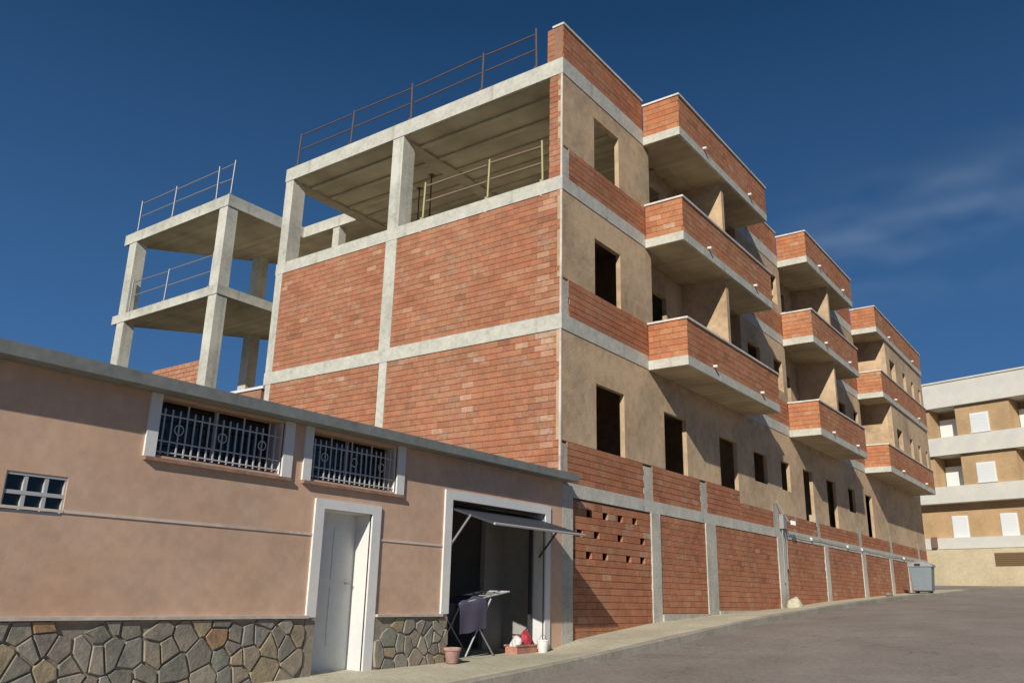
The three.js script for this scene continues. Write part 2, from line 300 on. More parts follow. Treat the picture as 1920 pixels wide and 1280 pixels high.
// brick belt below the first storey windows
function frontBrick(x0, x1, y0, y1, z, tone, o = {}) {
  const w = part(B, o.name || 'brick_belt', o.geo || box(x0, x1, y0 + 0.001, y1 - 0.001, z - 0.22, z - 0.012), M.mortar);
  layBricks(w, 'z', z, x0, x1, y0, y1, tone, o); return w;
}
const piers = [[0.031, 0.22], [3.3, 3.72], [6.25, 6.62], [11.3, 11.75], [15.4, 15.7], [20.4, 20.8], [25.2, 25.6], [30.6, 31.0]];
for (let i = 0; i < piers.length; i++) {
  const a = piers[i][1], b = i + 1 < piers.length ? piers[i + 1][0] : XE;
  part(B, 'belt_pier', box(piers[i][0], piers[i][1], 2.721, 3.44, -0.22, 0.004), M.greyConcrete);
  if (b > 8.8 && a < 8.8) { frontBrick(a, 8.8, 2.72, 3.5, 0.006, 'front'); frontBrick(8.8, b, 2.72, 3.18, 0.006, 'front'); }
  else frontBrick(a, b, 2.72, b > 8.8 ? 3.18 : 3.5, 0.006, 'front');
}
// ground storey: pillars and brick infill, the first bay laid with ventilation gaps
const pillars = [[3.58, 4.0], [6.45, 7.05], [11.5, 12.15], [16.0, 16.4], [20.6, 21.1], [24.9, 25.35], [28.2, 28.5], [31.7, 32.6]];
for (const [a, b] of pillars) part(B, 'pillar', box(a, b, walkY(a) - 0.4, 2.466, -0.4, 0.03), M.greyConcrete);
{
  const holes = [];
  for (const [y, xs] of [[2.22, [1.03, 1.64, 2.24, 2.86]], [1.83, [0.67, 1.3, 2.23, 3.2]], [1.44, [0.41, 1.0, 1.62, 2.57, 3.18]]]) for (const x of xs) holes.push([x - 0.105, x + 0.105, y - 0.066, y + 0.064]);
  const g = wallZ(rect(0.0, 3.58, -0.5, 2.44), -0.012, 0.048, holes.map(h => [h[0] - 0.01, h[1] + 0.01, h[2] - 0.004, h[3] + 0.004]));
  frontBrick(0.0, 3.58, -0.055 - 0.13 * 2, 2.44, 0, 'front', { name: 'vented_brick_wall', geo: g, fixed: true, holes, bottom: x => walkY(x) - 0.05 });
  for (let i = 0; i < pillars.length - 1; i++) {
    const a = pillars[i][1], b = pillars[i + 1][0], y0 = Math.floor(walkY(a) / 0.13) * 0.13;
    frontBrick(a, b, y0, 2.45, 0, 'front', { name: 'infill_wall', bottom: x => walkY(x) - 0.06 });
  }
  part(B, 'footing', [box(4.0, 6.45, walkY(5) - 0.3, walkY(5) + 0.10, -0.2, 0.06), box(7.05, 11.5, walkY(7) - 0.3, walkY(9) + 0.02, -0.2, 0.05)], M.greyConcrete);
}

// upper storeys: flush wall pieces with a brick belt, an opening and ochre render
const segs = [[0, 3.95, [[1.3, 2.42, 0]]], [9.6, 13.45, [[10.1, 11.1, 0.3], [12.3, 13.1, 0.3]]], [18.75, 22.5, [[19.4, 20.3, 0.3], [21.4, 22.1, 0.3]]]];
for (const [s, y1, head, sill] of [[S2, 8.69, 8.07, 6.78], [S3, 11.44, 11.02, 9.73]]) {
  for (const [a, b, ws] of segs) {
    const pts = [[a, sill]]; for (const [p0, p1, up] of ws) if (!up) pts.push([p0, sill], [p0, head], [p1, head], [p1, sill]); pts.push([b, sill], [b, y1], [a, y1]);
    part(B, 'rendered_wall', wallZ(pts, PL, 0.11, ws.filter(q => q[2]).map(q => [q[0], q[1], sill + q[2], head])), M.plaster);
    const wa = a === 0 ? 0.24 : a;
    if (a === 0) part(B, 'belt_pier', box(0.031, 0.24, s[1] + 0.001, sill - 0.06, -0.22, 0.004), M.greyConcrete);
    frontBrick(wa, b, s[1], sill, 0.006, 'front');
    part(B, 'loggia_side_wall', box(b - 0.16, b - 0.002, s[1], y1 - 0.01, -0.4, -0.112), M.plaster);
    if (a > 1) part(B, 'loggia_side_wall', box(a + 0.002, a + 0.16, s[1], y1 - 0.01, -0.4, -0.112), M.plaster);
  }
  // the brick return of the front wall seen in the open top storey
  if (s === S3) { const w = part(B, 'wall_return', box(0.012, 0.2, 9.0, 11.44, -0.33, -0.125), M.mortar); layBricks(w, 'x', 0.002, 0.045, 0.33, 9.0, 11.44, 'end', { course: 0.128 }); }
  // loggias: recessed back wall with doors, divider wall
  for (const [a, b, d] of [[3.95, 9.6, 6.5], [13.45, 18.75, 15.95], [22.5, 31.0, null]]) {
    const y0 = s[1], holes = d ? [[a + 0.4, a + 1.6, y0, y0 + 2.05], [d + 1.2, d + 2.3, y0, y0 + 2.05]] : [[a + 0.2, a + 1.0, y0, y0 + 2.05]];
    const pts = [[a, y0]]; for (const h of holes) pts.push([h[0], y0], [h[0], h[3]], [h[1], h[3]], [h[1], y0]); pts.push([b, y0], [b, y1 - 0.01], [a, y1 - 0.01]);
    part(B, 'loggia_back_wall', wallZ(pts, -0.4, 0.12), M.plaster);
    if (d) part(B, 'divider_wall', box(d, d + 0.16, y0 - (0.0), y1 - 0.004, -0.398, 0.84), M.plaster);
  }
  // third bay: closed projecting room with narrow windows
  {
    const y0 = s[1] - 0.09, wins = [[24.4, 25.4, y0 + 1.0, y0 + 1.85], [26.8, 27.4, y0 + 0.55, y0 + 1.8], [28.5, 29.0, y0 + 0.6, y0 + 1.75], [30.1, 30.5, y0 + 0.7, y0 + 1.7]];
    part(B, 'bay_wall', wallZ([[23.75, y0 + 0.3], [31.0, y0 + 0.3], [31.0, y1 - 0.006], [23.75, y1 - 0.006]], 0.94, 0.18, wins), M.plaster);
    part(B, 'bay_side_wall', box(23.75, 23.92, y0 + 0.1, y1 - 0.008, -0.398, 0.758), M.plaster);
    part(B, 'bay_side_wall', box(30.82, 30.995, y0 + 0.1, y1 - 0.008, 0.016, 0.758), M.plaster);
    part(B, 'front_wall', box(31.0, XE - 0.26, s[1], y1 - 0.006, -0.24, 0), M.plaster);
  }
}
// roof parapet above the flush wall pieces
for (const [a, b] of [[0, 3.65], [9.6, 13.3], [18.75, 22.3], [31.0, XE]]) {
  frontBrick(a, b, SR[1], 12.66, 0.004, 'front', { name: 'roof_parapet' });
  part(B, 'coping', box(a - 0.02, b, 12.66, 12.71, -0.26, 0.035), M.coping);
}
{ const w = part(B, 'roof_parapet', box(0.016, 0.14, SR[1], 12.659, -0.40, -0.235), M.mortar); layBricks(w, 'x', 0.004, 0.006, 0.40, SR[1], 12.66, 'end', {}); }
// balconies
function balcony(a, b, slab, solid) {
  const yb = slab[0] - 0.012, yt = yb + 0.215, yp = yb + 0.215 + 0.86;
  const g = sub('balcony', 'projecting concrete balcony with low brick parapet and pale coping');
  part(g, 'slab', box(a, b, yb, yt, 0.016, 1.0), M.concrete);
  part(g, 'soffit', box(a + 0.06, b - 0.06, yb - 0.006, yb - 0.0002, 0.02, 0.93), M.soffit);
  part(g, 'parapet', [box(a + 0.016, b - 0.016, yt, yp - 0.001, 0.87, 0.978), box(a + 0.016, a + 0.12, yt, yp - 0.001, 0.03, 0.869), box(b - 0.12, b - 0.016, yt, yp - 0.001, 0.03, 0.869)], M.mortar);
  layBricks(g, 'z', 0.99, a + 0.005, b - 0.005, yt, yp, 'rail', { course: 0.14 });
  layBricks(g, 'x', a + 0.005, -0.985, -0.03, yt, yp, 'rail', { course: 0.14 });
  part(g, 'coping', [box(a - 0.03, solid || b + 0.03, yp, yp + 0.045, 0.85, 1.03), box(a - 0.03, a + 0.14, yp, yp + 0.045, 0.02, 0.849)], M.coping);
  for (const t of [0.24, 0.76]) { const x = a + (b - a) * t; part(g, 'drain_spout', bar([x, yt + 0.07, 0.9], [x, yt + 0.055, 1.085], 0.036, 10), M.pvc); }
  return g;
}
for (const s of [S2, S3, SR]) { balcony(3.65, 9.6, s); balcony(13.3, 18.75, s); balcony(22.3, 31.0, s); }

// bricks: the 300 that show largest are parts of their wall, the rest one mass of brickwork
{
  for (const k of ALL) {
    const u = (k.s + k.e) / 2, y = (k.a + k.b) / 2;
    k.c = k.facing === 'x' ? new THREE.Vector3(k.plane - k.out, y, -u) : new THREE.Vector3(u, y, k.plane + k.out);
    const d = EYE.clone().sub(k.c), L = d.length();
    k.size = (k.e - k.s) * (k.b - k.a) * Math.abs(k.facing === 'x' ? d.x : d.z) / (L * L * L);
    if (k.facing === 'x' && k.plane < 1 && k.c.y < 3.4 + 0.05 * -k.c.z) k.size = 0;                       // behind the low house
    if (k.facing === 'z' && k.plane < 0.5 && k.c.x < 0.3 && k.c.y < 2.9) k.size = 0;
  }
  ALL.sort((p, q) => q.size - p.size);
  const mats = new Map(), rest = [];
  const grain = { map: brickMap, bumpMap: brickBump, bumpScale: 0.004, roughness: 0.95 };
  ALL.forEach((k, i) => {
    const w = k.e - k.s, h = k.b - k.a; k.col = k.col.map(v => Math.min(1, v * 2));
    const g = brickGeo(w, h, 0.06, k.facing), uv = g.attributes.uv;
    for (let t = 0; t < uv.count; t++) uv.setXY(t, uv.getX(t) + (k.facing === 'x' ? k.c.z : k.c.x) + k.plane * 1.7, uv.getY(t) + k.c.y);
    if (i < 300) {
      const q = k.col.map(v => Math.round(v * 40) / 40), mk = q.join(); if (!mats.has(mk)) mats.set(mk, mat(...q, grain));
      const m = new THREE.Mesh(g, mats.get(mk)); m.name = 'brick'; m.position.copy(k.c); m.castShadow = m.receiveShadow = true; k.parent.add(m);
    } else {
      g.translate(k.c.x, k.c.y, k.c.z);
      const c = new Float32Array(g.attributes.position.count * 3); for (let t = 0; t < c.length; t += 3) { c[t] = k.col[0]; c[t + 1] = k.col[1]; c[t + 2] = k.col[2]; }
      g.setAttribute('color', new THREE.BufferAttribute(c, 3)); rest.push(g);
    }
  });
  const m = part(B, 'brickwork', mergeGeometries(rest), new THREE.MeshStandardMaterial({ ...grain, vertexColors: true }));
  m.userData.kind = 'stuff';
  console.log('bricks', ALL.length);
}

// ---------------------------------------------------------------- open concrete frame behind
{
  const F = thing('concrete_frame', 'open two-storey concrete frame of pale columns and bare slabs behind the brick gable', 'building', [0, 0, -11.7]);
  const plan = [[0, -11.67], [2.83, -11.67], [2.83, -9.2], [9, -9.2], [9, -14.2], [3.9, -14.2], [0, -17.25]];
  const planLow = [[0, -11.67], [9, -11.67], [9, -14.2], [3.9, -14.2], [0, -17.25]];
  part(F, 'roof_slab', slabGeo(plan, 11.47, 11.83), M.concrete); part(F, 'floor_slab', slabGeo(plan, 8.72, 9.0), M.concrete); part(F, 'floor_slab', slabGeo(planLow, 5.7, 6.0), M.concrete);
  const inner = [[0.05, -11.72], [2.88, -11.72], [2.88, -9.25], [8.95, -9.25], [8.95, -14.15], [3.88, -14.15], [0.05, -17.15]];
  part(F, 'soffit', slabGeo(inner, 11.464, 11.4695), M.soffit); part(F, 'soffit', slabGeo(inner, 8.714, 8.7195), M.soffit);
  for (const [a, b] of [[9.0, 11.464], [6.0, 8.714], [0.0, 5.7]]) {
    for (const [x, z, w] of [[0.02, -12.1, 0.4], [0.02, -16.95, 0.42], [3.05, -14.5, 0.4]]) part(F, 'column', box(x, x + 0.36, a, b, z, z + w), M.concrete);
    part(F, 'column', box(2.86, 3.14, a, b, -10.3, -10.02), M.concrete);
    part(F, 'column', box(6.0, 6.3, a, b, -13.9, -13.6), M.greyConcrete);
  }
  part(F, 'inner_wall', box(5.2, 5.4, 9.0, 11.464, -13.6, -9.3), M.plaster);
  part(F, 'inner_wall', box(5.2, 5.4, 6.0, 8.714, -13.6, -9.3), M.plaster);
  const w = part(F, 'low_wall', box(0.06, 0.22, 6.0, 6.82, -14.5, -12.12), M.mortar, 'low red brick wall between columns');
  const p = part(F, 'yard_wall', box(0.04, 0.2, 0.0, 5.62, -11.6, -9.2), M.mortar);
  part(F, 'coping', box(0.0, 0.25, 5.62, 5.69, -11.6, -9.1), M.white);
  const R = rng(55), tones = [0, 1, 2, 3].map(() => mat(0.94 * (0.9 + 0.15 * R()), 0.42 * (0.85 + 0.3 * R()), 0.24, { map: brickMap, bumpMap: brickBump, bumpScale: 0.004 }));
  for (let k = 0; k < 6; k++) for (let i = 0; i < 8; i++) { const z = -14.48 + i * 0.3 + (k % 2) * 0.15, e = Math.min(z + 0.285, -12.13); const m = part(w, 'brick', box(0.04, 0.09, 6.01 + k * 0.135, 6.13 + k * 0.135, z, e), tones[(i * 3 + k * 5) % 4]); }
}

// ---------------------------------------------------------------- guard rails on the slab edges
function guardRail(label, base, zs, y, h, postMat, railMat, opts = {}) {
  const g = thing('guard_rail', label, 'guard rail', [base, y, zs[0]], 'temporary guard rails on the slab edges');
  const R = rng(Math.round(zs[0] * 100 + y * 10) & 0xffff);
  for (const z of zs) {
    const lean = (R() - 0.5) * 0.05, hh = h * (0.97 + 0.06 * R());
    const p = part(g, 'post', bar([base, y + 0.004, z], [base + lean, y + hh, z + lean * 0.6], 0.024, 8), postMat);
    part(p, 'clamp', [box(base - 0.055, base + 0.03, y + 0.003, y + 0.05, z - 0.035, z + 0.035), box(base - 0.06, base - 0.03, y - opts.drop, y + 0.05, z - 0.025, z + 0.025)], postMat);
  }
  for (const f of opts.levels || [0.5, 0.93]) for (let i = 0; i < zs.length - 1; i++) { const d = (R() - 0.5) * 0.05, e = (R() - 0.5) * 0.05; part(g, 'rail', bar([base + 0.03, y + h * f + d, zs[i] + 0.06], [base + 0.03, y + h * f + e, zs[i + 1] - 0.06], opts.r || 0.02, 6), railMat); }
  return g;
}
guardRail('long rusty guard rail on the top roof slab above the brick gable', 0.05, [-8.72, -6.62, -4.48, -2.26, -0.72], 11.83, 1.05, M.rust, M.rust, { drop: 0.42 });
guardRail('short guard rail with yellowish posts on the open top storey floor', 0.05, [-3.9, -1.99, -0.52], 9.0, 0.97, M.yellowPost, M.board, { drop: 0.34, r: 0.026 });
guardRail('guard rail of thin grey posts on the roof slab of the open concrete frame', 0.08, [-16.7, -14.75, -12.45, -11.74], 11.83, 1.15, M.galv, M.galv, { drop: 0.2 });
guardRail('guard rail of thin posts on the middle slab of the open concrete frame', 0.08, [-16.45, -14.5, -12.2], 9.0, 1.12, M.galv, M.galv, { drop: 0.2 });
for (const [x, z] of [[1.3, -5.6], [1.9, -5.4], [1.0, -5.9], [2.3, -6.2]]) {
  const g = thing('steel_prop', 'thin telescopic steel prop under the top roof slab beside the middle column', 'prop', [x, 9.0, z], 'steel props in the open top storey');
  part(g, 'outer_tube', bar([x, 9.012, z], [x, 10.3, z], 0.03, 8), M.rust); part(g, 'inner_tube', bar([x, 10.3, z], [x, 11.425, z], 0.02, 8), M.rust); part(g, 'head_plate', box(x - 0.07, x + 0.07, 11.425, 11.4385, z - 0.07, z + 0.07), M.rust); part(g, 'foot_plate', box(x - 0.07, x + 0.07, 9.001, 9.012, z - 0.07, z + 0.07), M.rust);
}

// ---------------------------------------------------------------- low house with garage
const Z0 = 0.06, XL = -13.6, LB = -0.25;      // front plane, left end
const H = thing('low_house', 'single-storey pink-beige rendered house with stone plinth, barred windows and open garage', 'house', [-6.5, -0.3, 0]);
{
  const wz = Z0, th = 0.26;
  const holes = [[-8.14, -6.44, 2.04, 2.68], [-5.98, -4.40, 2.04, 2.66], [-9.58, -9.0, 1.31, 1.69]];
  const outline = [[XL, -1.0], [-5.7, -1.0], [-5.7, 1.69], [-4.83, 1.69], [-4.83, -1.0], [-3.15, -1.0], [-3.15, 2.06], [-0.6, 2.06], [-0.6, -1.0], [-0.02, -1.0], [-0.02, 2.8], [XL, 2.8]];
  part(H, 'wall', wallZ(outline, wz, th, holes), M.lowWall);
  part(H, 'corner_pier', box(-0.02, 0.34, -0.6, 2.66, 0.016, wz + 0.002), M.greyConcrete, 'grey cement corner pier beside the garage');
  // other walls, floor and ceiling of the garage room
  part(H, 'side_wall', box(XL, XL + 0.25, -1.0, 2.8, -7.5, wz - th), M.lowWall);
  part(H, 'rear_wall', box(XL, -0.03, -1.0, 3.4, -7.75, -7.5), M.lowWall);
  part(H, 'garage_wall', [box(-3.5, -3.4, -0.6, 2.6, -5.2, wz - th), box(-3.5, -0.05, -0.6, 2.6, -5.3, -5.2), box(-0.15, -0.03, -0.6, 2.6, -5.2, wz - th)], M.garageWall);
  part(H, 'added_garage_nib', box(-0.72, -0.151, -0.6, 2.599, -1.25, -1.15), M.garageWall);  // wall nib added to shadow the garage wall behind it
  part(H, 'garage_ceiling', box(-3.5, -0.03, 2.6, 2.66, -5.3, wz - th), M.garageWall);
  part(H, 'garage_floor', box(-3.4, -0.16, -0.6, -0.245, -5.2, wz), M.pavement);
  // roof with eave
  const rf = new THREE.Shape([[0.31, 2.728], [0.31, 2.825], [-7.9, 3.5], [-7.9, 3.36], [-0.2, 2.745]].map(q => new THREE.Vector2(...q)));
  const rg = ext(rf, -0.012 - (XL - 0.2)); rg.rotateY(-Math.PI / 2); // x axis of the shape becomes z
  rg.translate(-0.012, 0, 0);
  part(H, 'roof', rg, M.eave);
  part(H, 'eave_board', box(XL - 0.21, 0.13, 2.70, 2.832, 0.311, 0.335), M.eave);
  part(H, 'soffit_board', box(XL - 0.2, 0.12, 2.702, 2.724, 0.064, 0.3105), M.eave);
  part(H, 'string_line', [box(XL, -9.0, 1.345, 1.372, wz, wz + 0.012), box(-8.99, -5.86, 1.345, 1.372, wz, wz + 0.012), box(-4.66, -3.32, 1.35, 1.377, wz, wz + 0.012)], M.ledgeTop);
  // ledge over the plinth
  part(H, 'ledge', box(XL, -5.84, 0.35, 0.385, wz, wz + 0.075), M.ledgeTop); part(H, 'ledge', box(-4.66, -3.32, 0.36, 0.395, wz, wz + 0.075), M.ledgeTop);

  // windows with white surround, recessed pane, sill and grille
  for (const [a, b, c, d] of [[-8.14, -6.44, 2.04, 2.68], [-5.98, -4.40, 2.04, 2.66]]) {
    const w = new THREE.Group(); w.name = 'window'; H.add(w);
    part(w, 'surround', box(a - 0.13, a, c - 0.03, 2.7, wz - 0.02, wz + 0.03), M.white); part(w, 'surround', box(b, b + 0.15, c - 0.03, 2.7, wz - 0.02, wz + 0.03), M.white);
    part(w, 'reveal', box(b - 0.004, b + 0.012, c, d, wz - th + 0.02, wz - 0.021), M.white); part(w, 'reveal', box(a - 0.012, a + 0.004, c, d, wz - th + 0.02, wz - 0.021), M.white);
    part(w, 'sill', box(a - 0.12, b + 0.14, c - 0.07, c - 0.031, wz - 0.1, wz + 0.055), M.sill);
    part(w, 'pane', box(a + 0.03, b - 0.03, c + 0.03, d - 0.02, wz - 0.225, wz - 0.215), M.glass);
    part(w, 'sash', [box(a + 0.004, b - 0.004, c + 0.0, c + 0.03, wz - 0.24, wz - 0.2), box(a + 0.006, a + 0.05, c + 0.031, d, wz - 0.24, wz - 0.2), box(b - 0.05, b - 0.006, c + 0.031, d, wz - 0.24, wz - 0.2), box((a + b) / 2 - 0.03, (a + b) / 2 + 0.03, c + 0.031, d, wz - 0.238, wz - 0.202)], M.galv);
    part(w, 'grille', [bar([a + 0.01, c + 0.05, wz - 0.05], [b - 0.01, c + 0.05, wz - 0.05], 0.009, 6), bar([a + 0.01, c + 0.17, wz - 0.05], [b - 0.01, c + 0.17, wz - 0.05], 0.009, 6), bar([a + 0.01, c + 0.46, wz - 0.05], [b - 0.01, c + 0.46, wz - 0.05], 0.009, 6)], M.bars);
    const n = Math.round((b - a) / 0.095);
    for (let i = 1; i < n; i++) { const x = a + (b - a) * i / n; part(w, 'bar', box(x - 0.0075, x + 0.0075, c + 0.02, c + (i % 4 === 0 ? 0.6 : 0.53), wz - 0.058, wz - 0.043), M.bars); }
    for (let i = 0; i < 3; i++) { const x = a + (b - a) * (i + 0.5) / 3; const t = new THREE.TorusGeometry(0.055, 0.007, 6, 16).toNonIndexed(); t.translate(x, c + 0.315, wz - 0.04); part(w, 'scroll', t, M.bars); }
  }
  // glass block window of six panes
  {
    const w = new THREE.Group(); w.name = 'window'; w.userData.label = 'small window of six dark glass blocks'; H.add(w);
    const a = -9.58, b = -9.0, c = 1.31, d = 1.69, nx = 3; const fr = [box(a, b, c, c + 0.03, wz - 0.12, wz - 0.01), box(a, b, d - 0.03, d, wz - 0.12, wz - 0.01), box(a, b, (c + d) / 2 - 0.018, (c + d) / 2 + 0.018, wz - 0.12, wz - 0.012)];
    for (let i = 0; i <= nx; i++) { const x = a + (b - a) * i / nx; fr.push(box(Math.max(a, x - 0.018), Math.min(b, x + 0.018), c + 0.001, d - 0.001, wz - 0.118, wz - 0.015)); }
    part(w, 'frame', fr, M.bars);
    for (let i = 0; i < nx; i++) for (let k = 0; k < 2; k++) part(w, 'pane', box(a + (b - a) * i / nx + 0.012, a + (b - a) * (i + 1) / nx - 0.012, c + 0.01 + k * 0.185, c + 0.19 + k * 0.185, wz - 0.1, wz - 0.05), M.glassBlock);
  }
  // entrance door
  {
    const a = -5.7, b = -4.83, c = -0.31, d = 1.69;
    const fr = part(H, 'door_frame', [box(a - 0.15, a, 0.36, d + 0.12, wz - 0.02, wz + 0.03), box(b, b + 0.16, c - 0.1, d + 0.12, wz - 0.02, wz + 0.03), box(a, b, d, d + 0.12, wz - 0.02, wz + 0.03)], M.white);
    part(H, 'door_reveal', [box(b - 0.005, b + 0.01, c, d, wz - th - 0.02, wz - 0.021), box(a, b - 0.006, d - 0.006, d + 0.01, wz - th - 0.02, wz - 0.021)], M.white);
    part(H, 'door_frame', box(a - 0.15, a - 0.001, -0.6, 0.349, wz - 0.02, wz + 0.028), M.grout);
    const dr = part(H, 'door', box(a, b - 0.006, c - 0.2, d - 0.006, wz - th - 0.06, wz - th - 0.02), M.door);
    for (const [y0, y1] of [[0.0, 0.72], [0.84, 1.5]]) for (const [x0, x1] of [[a + 0.1, a + 0.4], [a + 0.47, b - 0.1]]) part(dr, 'panel', box(x0, x1, y0, y1, wz - th - 0.02, wz - th - 0.015), M.door);
    part(dr, 'handle', [bar([b - 0.09, 0.78, wz - th - 0.02], [b - 0.09, 0.78, wz - th + 0.04], 0.012, 8), bar([b - 0.09, 0.78, wz - th + 0.04], [b - 0.2, 0.78, wz - th + 0.04], 0.01, 8)], M.galv);
    part(H, 'doorstep', box(a, b, -0.5, -0.315, wz - th, wz + 0.05), M.pavement);
  }
  // garage surround
  part(H, 'garage_frame', [box(-3.32, -3.15, 0.396, 2.2, wz - 0.02, wz + 0.03), box(-0.6, -0.44, -0.4, 2.2, wz - 0.02, wz + 0.03), box(-3.15, -0.6, 2.06, 2.2, wz - 0.02, wz + 0.03)], M.white);
  part(H, 'garage_frame', [box(-0.608, -0.6, -0.35, 2.05, wz - th, wz - 0.021)], M.white);
  // tilted garage door held out by two arms
  const gd = part(H, 'garage_door', (() => { const s = new THREE.Shape([[-0.35, 2.035], [0.88, 1.665], [0.88, 1.70], [-0.35, 2.058]].map(q => new THREE.Vector2(...q))); const g = ext(s, 2.5); g.rotateY(-Math.PI / 2); g.translate(-0.62, 0, 0); return g; })(), M.doorPanel, 'dark tilted garage door panel');
  for (let k = 0; k < 4; k++) part(gd, 'rib', box(-3.1 + k * 0.8, -3.06 + k * 0.8, 1.925, 1.955, -0.1, 0.0), M.doorPanel);
  part(gd, 'edge_bar', bar([-3.14, 1.68, 0.89], [-0.6, 1.68, 0.89], 0.02, 8), M.steel);
  for (const x of [-3.11, -0.64]) part(gd, 'arm', bar([x, 1.83, 0.42], [x, 1.32, -0.02], 0.018, 8), x < -2 ? M.galv : M.darkSteel);
  part(gd, 'track', box(-0.7, -0.66, -0.2, 2.0, -0.2, -0.14), M.darkSteel);
}
// plinth stones: an irregular mosaic, each stone its own piece
{
  const R = rng(2024), pal = [[0.31, 0.275, 0.215], [0.345, 0.29, 0.22], [0.40, 0.25, 0.14], [0.285, 0.27, 0.23], [0.365, 0.325, 0.255], [0.30, 0.245, 0.205], [0.275, 0.275, 0.22], [0.375, 0.305, 0.20], [0.24, 0.225, 0.185], [0.33, 0.30, 0.25], [0.30, 0.28, 0.235]];
  const mats = pal.map(c => mat(...c, { map: stoneMap, bumpMap: roughBump, bumpScale: 0.012, roughness: 0.85 }));
  const clip = (pg, nx, ny, k) => { const o = []; for (let i = 0; i < pg.length; i++) { const p = pg[i], q = pg[(i + 1) % pg.length], a = p[0] * nx + p[1] * ny - k, b = q[0] * nx + q[1] * ny - k; if (a <= 0) o.push(p); if ((a < 0 && b > 0) || (a > 0 && b < 0)) { const t = a / (a - b); o.push([p[0] + (q[0] - p[0]) * t, p[1] + (q[1] - p[1]) * t]); } } return o; };
  for (const [x0, x1, yb] of [[-12.0, -5.86, -0.62], [-4.66, -3.16, -0.42]]) {
    const y1 = x0 < -5 ? 0.348 : 0.358;
    const pl = part(H, 'plinth', box(x0 < -5 ? XL : x0, x1, yb - 0.2, y1, Z0, Z0 + 0.022), M.grout);
    const seeds = [], sx = 0.19, sy = 0.165; let row = 0;
    for (let y = yb - sy; y < y1 + sy * 1.5; y += sy, row++) for (let x = x0 - sx; x < x1 + sx * 1.5; x += sx) if (R() > 0.34) seeds.push([x + (row % 2) * sx / 2 + (R() - 0.5) * sx * 0.95, y + (R() - 0.5) * sy * 0.95]);
    for (const s of seeds) {
      if (s[0] < x0 || s[0] > x1 || s[1] < yb - 0.05 || s[1] > y1 + 0.02) continue;
      let pg = rect(x0 + 0.005, x1 - 0.005, yb, y1 - 0.008);
      for (const t of seeds) { if (t === s) continue; const dx = t[0] - s[0], dy = t[1] - s[1], d = Math.hypot(dx, dy); if (d > 1) continue; const nx = dx / d, ny = dy / d; pg = clip(pg, nx, ny, s[0] * nx + s[1] * ny + d / 2 - 0.006 - R() * 0.012); if (pg.length < 3) break; }
      if (pg.length < 3) continue;
      let ar = 0; for (let i = 0; i < pg.length; i++) { const p = pg[i], q = pg[(i + 1) % pg.length]; ar += p[0] * q[1] - q[0] * p[1]; } if (Math.abs(ar) / 2 < 0.004) continue;
      const g = new THREE.ExtrudeGeometry(poly(pg), { depth: 0.012 + R() * 0.016, bevelEnabled: true, bevelThickness: 0.008, bevelSize: 0.006, bevelOffset: -0.006, bevelSegments: 1 });
      g.translate(0, 0, Z0 + 0.02); part(pl, 'stone', g, mats[Math.floor(R() * mats.length)]);
    }
  }
}

